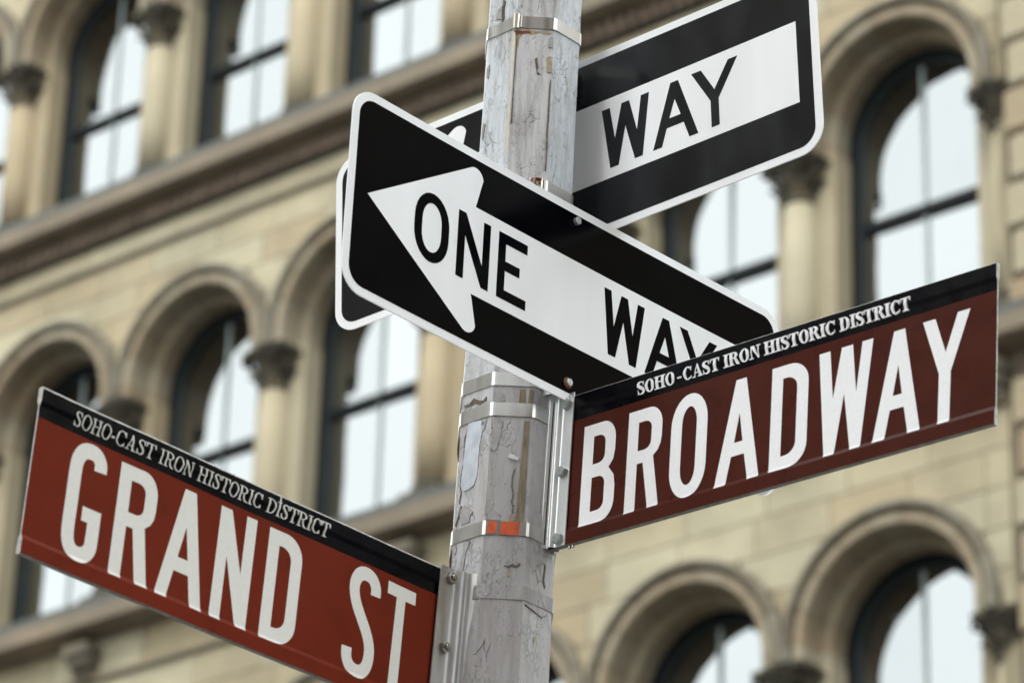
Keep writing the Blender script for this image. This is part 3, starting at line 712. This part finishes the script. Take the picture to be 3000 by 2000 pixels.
# wing brackets
def wing_bracket(root, H, prof_u, mat, back=True, z0=.0, z1=None, lean=0.0, bolts=(), bmat=None, stud=False, bx=0, by=0, slots=(), slot_x=0, slot_y=0):
    z1 = z1 or H; T = .0019; b_ = None
    for sgn in ((-1, 1) if back else (-1,)):
        mb = MB()
        outer = [(u, sgn*n) for u, n in prof_u]; inner = [(u, sgn*(n-T)) for u, n in prof_u[::-1]]
        ring_ = outer+inner
        mb.grid([[(u, y, z) for u, y in ring_] for z in (z0, z1)], closed_u=True, caps=True)
        me = mb.mesh('wing_bracket', mat)
        o = link('wing_bracket', me, root)
        if sgn == -1: b_ = o
    for z in bolts: hexbolt('bolt', root, bx, -by, z, .0086, .0075, bmat, stud=stud, rot=random.random())
    for z in slots:
        mb = MB(); mb.box(slot_x-.0014, slot_x+.0014, -slot_y-.0004, -slot_y+.004, z-.0125, z+.0125)
        link('slot', mb.mesh('slot', M['underside']), b_)  # dark block in place of the shaded opening
def soft(pr, n=4):
    return [(v.x, v.y) for v in catmull(pr, n)]
pC = soft([(.0060,.0058),(-.0050,.0058),(-.0120,.0058),(-.0145,.0076),(-.0170,.0108),(-.0200,.0112),(-.0222,.0090),(-.0246,.0088),(-.0270,.0118),(-.0300,.0150),(-.0330,.0156),(-.0362,.0160),(-.0400,.0178),(-.0435,.0215),(-.0458,.0275)])
wing_bracket(C_, HB, pC, M['aluminium'], z0=.0015, z1=.2325, bolts=(.2150,.1125,.0110), bmat=M['zinc_dull'], bx=-.0045, by=.0058, slots=(.2115,.0300), slot_x=-.0425, slot_y=.0205)
pD = [(.727,.0062),(.738,.0062),(.750,.0062),(.7555,.0078),(.7600,.0120),(.7650,.0140),(.7700,.0128),(.7735,.0140),(.7765,.0175),(.7792,.0250)]
wing_bracket(D_, HB*k, soft(pD), M['pole_bracket_paint'], z0=.001, z1=.2235, bolts=(.2085,.1085,.0100), bmat=M['dark_steel'], stud=True, bx=.7455, by=.0062, slots=(.2050,.018), slot_x=.7775, slot_y=.0158)
strap(C_, 2.283+EYE, .0205, M['steel'], inv=mwC.inverted())
strap(C_, 2.102+EYE, .0205, M['steel'], inv=mwC.inverted(), painted_glint=True)
mb = MB(); mb.box(-.050, -.026, -.012, .012, .006, .222)  # dark filler painted as the shade inside the open bracket
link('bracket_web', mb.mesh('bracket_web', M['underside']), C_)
strap(D_, 2.0075+EYE, .0205, M['pole_paint_worn'], bow=.0016, inv=mwD.inverted())
# steel cap nut showing under the blade
mb = MB(); mb.grid([[(r*cos(a*pi/12), -y, r*sin(a*pi/12)) for a in range(24)] for r, y in ((.0145,-.012),(.0145,-.017),(.012,-.0195),(.006,-.021),(.001,-.0213))], closed_u=True, caps=True)
link('rivet_cap', mb.mesh('rivet_cap', M['aluminium'], smooth=True), C_, (.3400, 0, .0185))
for u in (.010, .0165):
    mb = MB(); mb.grid([[(r*cos(a*pi/6), r*sin(a*pi/6), z) for a in range(12)] for r, z in ((.0022,.001),(.0022,-.0028),(.0012,-.0036))], closed_u=True, caps=True)
    link('screw_tip', mb.mesh('screw_tip', M['dark_steel']), C_, (u, .001, 0))
# white paint scratch on the upper rim of the GRAND ST blade
mb = MB(); mb.grid([[(.4195,0,.2175),(.4215,0,.2175),(.4222,0,.2120),(.4205,0,.2075),(.4192,0,.2100)],[(.4195,.0005,.2175),(.4215,.0005,.2175),(.4222,.0005,.2120),(.4205,.0005,.2075),(.4192,.0005,.2100)]], closed_u=True, caps=True)
link('scratch', mb.mesh('scratch', M['bare_metal']), D_, (0, -.0046+.0022, 0))
# dark end of a band behind the left edge of the post
for zz in (2.238, 2.066):
    mb = MB(); P0_ = [on_face('L', -.0295+q*.0001, EYE+zz+h_, .0035*sin((h_+.02)/.04*pi)) for q in (0,) for h_ in (-.02,-.014,-.007,0,.007,.014,.02)]
    P1_ = [p+Vector((.004,.004,0)) for p in P0_]
    mb.grid([P0_, P1_]); me = mb.mesh('band_end', M['chip_dark']); me.transform(mwC.inverted()); link('band_end', me, C_)

# ------------------------------------------------------------------ the arcaded stone building
AZ = -0.717188
bld = empty('stone_building', 'cream stone building with three storeys of round arched windows behind the signs', 'building')
bld.location = (0, 33.0, EYE); bld.rotation_euler = (0, 0, AZ)
SP = 2.205
XC = [2.13+SP*i for i in range(-6, 2)]                 # window centres
STO = {'U': dict(sill=19.58, spring=21.92, zc=22.06, dx=.21, belt=23.62, top=24.30, rail=21.13),
       'M': dict(sill=14.70, spring=17.13, zc=17.26, dx=.11, belt=18.84, top=19.36, rail=16.43),
       'L': dict(sill=9.80, spring=12.15, zc=12.28, dx=.02, belt=13.98, top=14.50, rail=11.45)}
X0, X1, XQ = XC[0]-SP/2, XC[-1]+SP/2, 7.1
RO, RI = 1.10, .766
# core and plain lower storeys
mb = MB(); mb.box(X0-.4, XQ-.05, .72, 14.0, -1.6, 25.2)
link('core', mb.mesh('core', M['interior']), bld)
mb = MB(); mb.box(X0-.4, XQ, -.05, .60, -1.6, 9.35)
link('lower_wall', mb.mesh('lower_wall', M['stone_pier']), bld)
def archpath(r, zs, zc, n=24, half=None):
    p = [(-r, zs)]+[(-r*cos(pi*i/n), zc+r*sin(pi*i/n)) for i in range(n+1)]+[(r, zs)]
    return p
def archband(r0, r1, y0, y1, zs, zc, n=24):
    a, b_ = archpath(r0, zs, zc, n), archpath(r1, zs, zc, n)
    mb = MB(); mb.grid([[(x,y0,z) for x,z in a], [(x,y0,z) for x,z in b_], [(x,y1,z) for x,z in b_], [(x,y1,z) for x,z in a]], closed_v=True)
    return mb
# arch mouldings: one wedge mesh, copied round the arch
NV = 9
def sweep_prof(r0, mats_split):
    # (radius, y) ; y negative = towards the street
    return [(.785,.45),(.785,.26),(.790,.245),(.805,.225),(.83,.215),(.845,.20),(.875,.195),(.880,-.05),(.895,-.075),(.965,-.08),(.985,-.06),(.990,-.02),(1.005,-.02),(1.015,-.085),(1.035,-.115),(1.075,-.115),(1.098,-.085),(1.100,.0),(1.100,.10)]
PRF = sweep_prof(0, 0)
def wedge(da, n=5):
    mb = MB(); g = .0045
    rows = []
    for i in range(n+1):
        a = pi/2-da/2+g+(da-2*g)*i/n
        rows.append([(r*cos(a), y, r*sin(a)) for r, y in PRF])
    mb.grid(rows)
    for i in range(n):
        for j in range(len(PRF)-1):
            mb.mi[i*(len(PRF)-1)+j] = 1 if j >= 12 else 0
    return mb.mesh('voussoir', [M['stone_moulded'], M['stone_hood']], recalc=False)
def fixn(me):
    bm = bmesh.new(); bm.from_mesh(me); bmesh.ops.recalc_face_normals(bm, faces=bm.faces); bm.to_mesh(me); bm.free(); return me
WEDGE = fixn(wedge(pi/NV))
def stilt(h):
    mb = MB(); mb.grid([[(r, y, 0) for r, y in PRF], [(r, y, h) for r, y in PRF]])
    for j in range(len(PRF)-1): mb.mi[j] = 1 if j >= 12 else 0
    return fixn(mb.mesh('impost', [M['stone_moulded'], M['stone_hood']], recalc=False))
def stiltL(me):
    m2 = me.copy(); m2.transform(Matrix.Scale(-1, 4, (1,0,0))); m2.flip_normals(); return m2
# columns
def lathe(prof, n=16, cy=0):
    return [[(r*cos(2*pi*i/n), r*sin(2*pi*i/n), z) for i in range(n)] for r, z in prof]
def make_shaft(h):
    mb = MB(); mb.grid(lathe([(.165,0),(.165,h*.3),(.150,h)]), closed_u=True, caps=True)
    return mb.mesh('column_shaft', M['stone_pier'], smooth=True)
def make_base():
    mb = MB(); mb.box(-.30,.30,-.26,.10,0,.16); mb.box(-.25,.25,-.22,.10,.16,.26)
    mb.grid(lathe([(.22,.26),(.225,.29),(.19,.32),(.20,.35),(.168,.40)]), closed_u=True, caps=True)
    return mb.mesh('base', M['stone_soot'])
def make_capital():
    rnd = random.Random(5); mb = MB()
    mb.grid(lathe([(.175,0),(.195,.02),(.175,.05),(.165,.08),(.18,.20),(.225,.32),(.28,.39)]), closed_u=True, caps=True)
    mb.box(-.315,.315,-.28,.28,.40,.45)
    mb.box(-.275,.275,-.24,.26,.37,.40)
    for row, (zb, ht, rr, n) in enumerate(((.07,.15,.175,9),(.16,.17,.19,9),(.27,.13,.24,10))):
        for i in range(n):
            a = 2*pi*(i+.5*(row % 2))/n+rnd.uniform(-.08,.08); c, s_ = cos(a), sin(a); wd = .055+.01*row
            pts = []
            for t_, out, ww in ((0,.0,.7),(.4,.03,1.1),(.75,.085,1.0),(1.0,.125,.6),(.85,.145,.25)):
                q = rr+out+rnd.uniform(-.004,.008)
                pts.append([(q*c-wd*ww*s_, q*s_+wd*ww*c, zb+ht*t_), ((q+.03)*c, (q+.03)*s_, zb+ht*t_-.01), (q*c+wd*ww*s_, q*s_-wd*ww*c, zb+ht*t_)])
            mb.grid(pts)
    for sx in (-1, 1):
        for sy in (-1,):
            for kk in range(10):
                a = kk/9*2*pi; mb.grid([[(sx*.27+.05*cos(a)*sx, -.25+yy, .335+.05*sin(a)), (sx*.27+.05*cos(a+.7)*sx, -.25+yy, .335+.05*sin(a+.7))] for yy in (-.03,.05)])
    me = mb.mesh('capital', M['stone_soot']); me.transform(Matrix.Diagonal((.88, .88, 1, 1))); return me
CAP, BAS = make_capital(), make_base()

def stone_poly(x0, x1, z0, z1, f, sto, bld_wall, mat, y=0.0, g=.006):
    n = 12; cur = []; out = []
    xs = [x0+g+(x1-x0-2*g)*i/n for i in range(n+1)]
    for x in xs:
        b_ = max(z0+g, f(x)+.004)
        if b_ < z1-g-.015: cur.append((x, b_))
        else:
            if len(cur) > 1: out.append(cur)
            cur = []
    if len(cur) > 1: out.append(cur)
    for c in out:
        lo = c; c2 = 0
        if abs(max(p[1] for p in lo)-min(p[1] for p in lo)) < 1e-6: lo = [c[0], c[-1]]
        mb = MB(); nl = len(lo)
        tops = [(p[0], z1-g) for p in lo]
        fr = [(p[0], y, p[1]) for p in lo]; ft_ = [(p[0], y, p[1]) for p in tops]
        mb.grid([[(p[0], y+.018, p[1]) for p in lo], fr, ft_, [(p[0], y+.018, p[1]) for p in tops]])
        for e in (0, nl-1):
            b_ = len(mb.v); mb.v += [(lo[e][0],y,lo[e][1]),(lo[e][0],y+.018,lo[e][1]),(tops[e][0],y+.018,tops[e][1]),(tops[e][0],y,tops[e][1])]
            mb.f.append((b_,b_+1,b_+2,b_+3)); mb.mi.append(0)
        link('stone', mb.mesh('stone', mat), bld_wall)

for sk, S in STO.items():
    zs, zp, zc = S['sill'], S['spring'], S['zc']
    XS = [x_+S['dx'] for x_ in XC]; XA, XB = X0+S['dx'], X1+S['dx']
    def f(x):
        best = zp
        for xc in XS:
            if abs(x-xc) < RO: best = max(best, zc+sqrt(RO*RO-(x-xc)**2))
        return best
    # backing wall with the arches cut out of it
    mb = MB(); n_ = 22*len(XC); xs = [X0-.4]+[XA+(XB-XA)*i/n_ for i in range(n_+1)]+[XB+.001, XQ]
    def fb(x): return zs-.3 if (x < XA-1e-6 or x > XB) else (f(x) if f(x) > zp else zp)
    mb.grid([[(x,.018,fb(x)) for x in xs], [(x,.018,S['top']) for x in xs], [(x,.70,S['top']) for x in xs], [(x,.70,fb(x)) for x in xs]], closed_v=True)
    wall = link('wall', mb.mesh('wall', M['mortar']), bld)
    # ashlar courses
    zz = zp; ci = 0; hc = (S['belt']-zp)/5
    while zz < S['belt']-.05:
        x = X0-.4-(ci % 2)*.43
        while x < X1+.12:
            wdt = .86+random.uniform(-.08,.08)
            xa, xb = max(x, X0-.4), min(x+wdt, X1+.16)
            if xb-xa > .08: stone_poly(xa, xb, zz, zz+hc, f, S, wall, M['stone'])
            x += wdt
        zz += hc; ci += 1
    x = X0-.4                                                  # frieze course above the belt
    while x < X1+.1:
        xb = min(x+1.3, X1+.16); stone_poly(x, xb, S['belt']+.08, S['top']-.01, lambda q: -99, S, wall, M['stone']); x = xb
    # belt ledge, string course
    mb = MB(); pr = [(.02,S['belt']),(-.055,S['belt']+.012),(-.06,S['belt']+.055),(-.02,S['belt']+.08),(.02,S['belt']+.08)]
    mb.grid([[(x,y,z) for y,z in pr] for x in (X0-.4, X1+.16)], closed_u=True, caps=True)
    link('belt_ledge', mb.mesh('belt_ledge', M['stone_moulded']), bld)
    zt = {'L':14.70,'M':19.58,'U':24.55}[sk]
    pr = [(.03,zt-.25),(-.05,zt-.25),(-.06,zt-.235),(-.25,zt-.215),(-.27,zt-.205),(-.30,zt-.195),(-.30,zt-.02),(-.26,zt),(.30,zt+.003),(.30,zt-.25)]
    x = X0-.4; i = 0
    while x < XQ-.01:
        xb = min(x+SP, XQ+.1); mb = MB(); mb.grid([[(q,y,z) for y,z in pr] for q in (x+.004, xb-.004)], closed_u=True, caps=True)
        link('string_course', mb.mesh('string_course', M['stone_brown']), bld); x = xb; i += 1
    mb = MB(); mb.grid([[(q,y,z) for y,z in ((-.255,zt+.004),(-.245,zt+.10),(-.10,zt+.135),(.45,zt+.15),(.45,zt+.02))] for q in (X0-.4, XQ+.02)], closed_u=True, caps=True)
    link('sill_course', mb.mesh('sill_course', M['flashing']), bld)
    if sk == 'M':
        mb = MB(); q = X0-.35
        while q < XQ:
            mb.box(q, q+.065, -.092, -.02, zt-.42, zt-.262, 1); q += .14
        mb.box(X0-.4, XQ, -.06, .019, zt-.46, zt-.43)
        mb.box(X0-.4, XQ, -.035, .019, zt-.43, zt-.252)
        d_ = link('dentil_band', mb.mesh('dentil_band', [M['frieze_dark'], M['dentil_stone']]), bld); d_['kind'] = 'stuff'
    else:
        mb = MB(); mb.box(-.17,.17,-.235,.02,-.46,-.345); mb.box(-.15,.15,-.19,.02,-.56,-.46); mb.box(-.13,.13,-.11,.02,-.66,-.56)
        me = mb.mesh('bracket', M['stone_hood'])
        for xc in [XS[0]-SP/2+SP*i for i in range(len(XC)+1)]: link('bracket', me, bld, (xc, 0, zt))
    # piers and columns
    shaft_me = make_shaft(zp-zs-.42-.40)
    mb = MB(); mb.box(-.33,.33,.20,.66,0,zp-zs+.02); pier_me = mb.mesh('pier', M['stone_pier'])
    STL = stilt(zc-zp); STR = stiltL(STL)
    fr_me = archband(.795,.700,.44,.68,zs,zc).mesh('frame', M['frame_dark'])
    a_, b_2 = archpath(.702, zs, zc), archpath(.660, zs, zc)
    smb = MB(); smb.grid([[(x,.465,z) for x,z in a_], [(x,.47,z) for x,z in archpath(.675, zs, zc)], [(x,.505,z) for x,z in b_2], [(x,.575,z) for x,z in b_2], [(x,.575,z) for x,z in a_]], closed_v=True)
    sash_me = smb.mesh('sash', M['sash_grey'])
    for i in range(len(XC)+1):
        xp = XS[0]-SP/2+SP*i
        link('pier', pier_me, bld, (xp, 0, zs))
        c = link('column', shaft_me, bld, (xp+(-.05 if i < len(XC) else .02), .18, zs+.40))
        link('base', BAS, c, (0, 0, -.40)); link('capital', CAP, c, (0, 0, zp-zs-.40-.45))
    for i, xc in enumerate(XS):
        am = link('arch_moulding', STL, bld, (xc, 0, zp))
        link('impost', STR, am, (0, 0, 0))
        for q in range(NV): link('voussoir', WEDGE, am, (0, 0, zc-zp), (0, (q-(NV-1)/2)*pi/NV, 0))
        wn = link('window', fr_me, bld, (xc, 0, 0))
        link('sash', sash_me, wn)
        zr = S['rail']
        mb = MB(); mb.box(-.69,.69,.475,.555,zr-.05,zr+.05); link('meeting_rail', mb.mesh('meeting_rail', M['frame_dark']), wn)
        mb = MB(); mb.box(-.017,.017,.490,.540,zr+.046,zc+.65); link('mullion', mb.mesh('mullion', M['mullion_paint']), wn)
        mb = MB(); mb.box(-.017,.017,.505,.555,zs,zr-.046); link('mullion', mb.mesh('mullion', M['mullion_paint']), wn)
        mb = MB(); mb.box(-.69,.69,.475,.555,zs,zs+.10); link('bottom_rail', mb.mesh('bottom_rail', M['frame_dark']), wn)
        for sx in (-1, 1):
            tl = random.uniform(-.006,.006); tz = random.uniform(-.008,.008)
            pts = [(sx*.026, zr+.04), (sx*.69, zr+.04), (sx*.69, zc)]+[(sx*.69*cos(a*pi/20), zc+.69*sin(a*pi/20)) for a in range(1, 10)]+[(sx*.026, zc+.69)]
            for pp, yy in ((pts, .512), ([(sx*.026,zs),(sx*.69,zs),(sx*.69,zr-.04),(sx*.026,zr-.04)], .528)):
                mb = MB(); b_ = [(x, yy+tl*x/.69+tz*(z-zr), z) for x, z in pp]
                mb.v = b_+[(x, y+.004, z) for x, y, z in b_]; nn = len(b_)
                mb.f = [tuple(range(nn)), tuple(range(2*nn-1, nn-1, -1))]+[(a, (a+1) % nn, nn+(a+1) % nn, nn+a) for a in range(nn)]; mb.mi = [0]*len(mb.f)
                link('pane', mb.mesh('pane', M['glass']), wn)
# quoined end pier
QX = X1+.20
qp = MB(); qp.box(QX+.04, XQ, -.045, .5, 9.2, 25.0)
quo = link('quoin_pier', qp.mesh('quoin_pier', M['stone_soot_l']), bld)
def quoin_mesh(w_, h_):
    mb = MB(); mb.box(0, w_, -.075, .05, 0, h_); return bevel_mesh(mb.mesh('quoin', M['stone_quoin']), .035, 1)
QH = .466
q1, q2, q3 = quoin_mesh(.88, QH-.03), quoin_mesh(.62, QH-.03), quoin_mesh(.70, QH-.03)
z = 9.62-.10; i = 0
while z < 24.6:
    hit = any(abs(z+.2-(zt_-.2)) < .33 for zt_ in (14.70, 19.58))
    if not hit:
        xa = QX+(.05 if i % 2 else .10)
        link('quoin', q1 if i % 2 else q2, quo, (xa, -.04, z))
        link('quoin', q3, quo, (xa+(.88 if i % 2 else .62)+.03, -.04, z))
    z += QH; i += 1
# top cornice
mb = MB(); pr = [(.2,24.6),(-.2,24.6),(-.35,24.9),(-.7,25.0),(-.75,25.3),(.5,25.4)]
mb.grid([[(x,y,z) for y,z in pr] for x in (X0-.4, XQ+.2)], closed_u=True, caps=True)
link('cornice', mb.mesh('cornice', M['stone_moulded']), bld)

# ------------------------------------------------------------------ ground
def plane_box(name, x0, x1, y0, y1, z0, z1, mat, rot=0, loc=(0,0,0)):
    mb = MB(); mb.box(x0, x1, y0, y1, z0, z1); o = link(name, mb.mesh(name, mat), None, loc, (0,0,rot)); o['kind'] = 'structure'; return o
plane_box('ground', -600, 600, -600, 600, -.3, 0, M['asphalt'])
plane_box('pavement', -40, 30, -4.6, 0, 0.001, .13, M['concrete'], AZ, (0, 33, 0))
plane_box('corner_pavement', -40, 3.5, -30, 3.0, 0.001, .13, M['concrete'], AZ, (0, 5, 0))


# ------------------------------------------------------------------ unseen blocks added round the crossing to shape the daylight
# (they shut off most of the sky and are what the metal and the dark films mirror)
def add_unseen_block(label, x0, x1, y0, y1, h, col, fy, sides):
    """x along the avenue, y away from the arcaded front; fy: the side with windows"""
    m_ = principled('render_wall', col, .85, var=.15, scale=.6)
    r_ = empty('street_block', label, 'building', 'plain blocks round the crossing'); r_.location = (0, 33.0, 0); r_.rotation_euler = (0, 0, AZ)
    mb = MB(); mb.box(x0, x1, -y1, -y0, .14, h); mb.box(x0-.4, x1+.4, -y1-.4, -y0+.4, h-1.1, h-.35)
    link('wall', mb.mesh('wall', m_), r_)  # walls of the unseen added block
    mb = MB(); z = 2.0
    while z < h-3.4:
        for sd in sides:
            if sd in ('y0', 'y1'):
                q = x0+1.2; yy = -y0+.005 if sd == 'y0' else -y1-.035
                while q < x1-1.2: mb.box(q-.6, q+.6, yy, yy+.03, z, z+2.2); q += 2.5
            else:
                q = -y1+1.2; xx = x0-.035 if sd == 'x0' else x1+.005
                while q < -y0-1.2: mb.box(xx, xx+.03, q-.6, q+.6, z, z+2.2); q += 2.5
        z += 3.9
    o = link('windows', mb.mesh('windows', M['frame_dark']), r_); o['kind'] = 'stuff'
add_unseen_block('brown brick block on the corner behind the viewpoint', 22.2, 62, 26.2, 50, 23, (.17,.11,.085), 0, ('y0','x0'))
add_unseen_block('grey block across the side street to the left of the viewpoint', -50, 6.5, 26.0, 50, 22, (.24,.22,.19), 0, ('y0','x1'))
add_unseen_block('pale block beyond the side street, to the right of the arcaded building', 23, 80, -16, 0, 25, (.30,.26,.19), 0, ('y1','x0'))
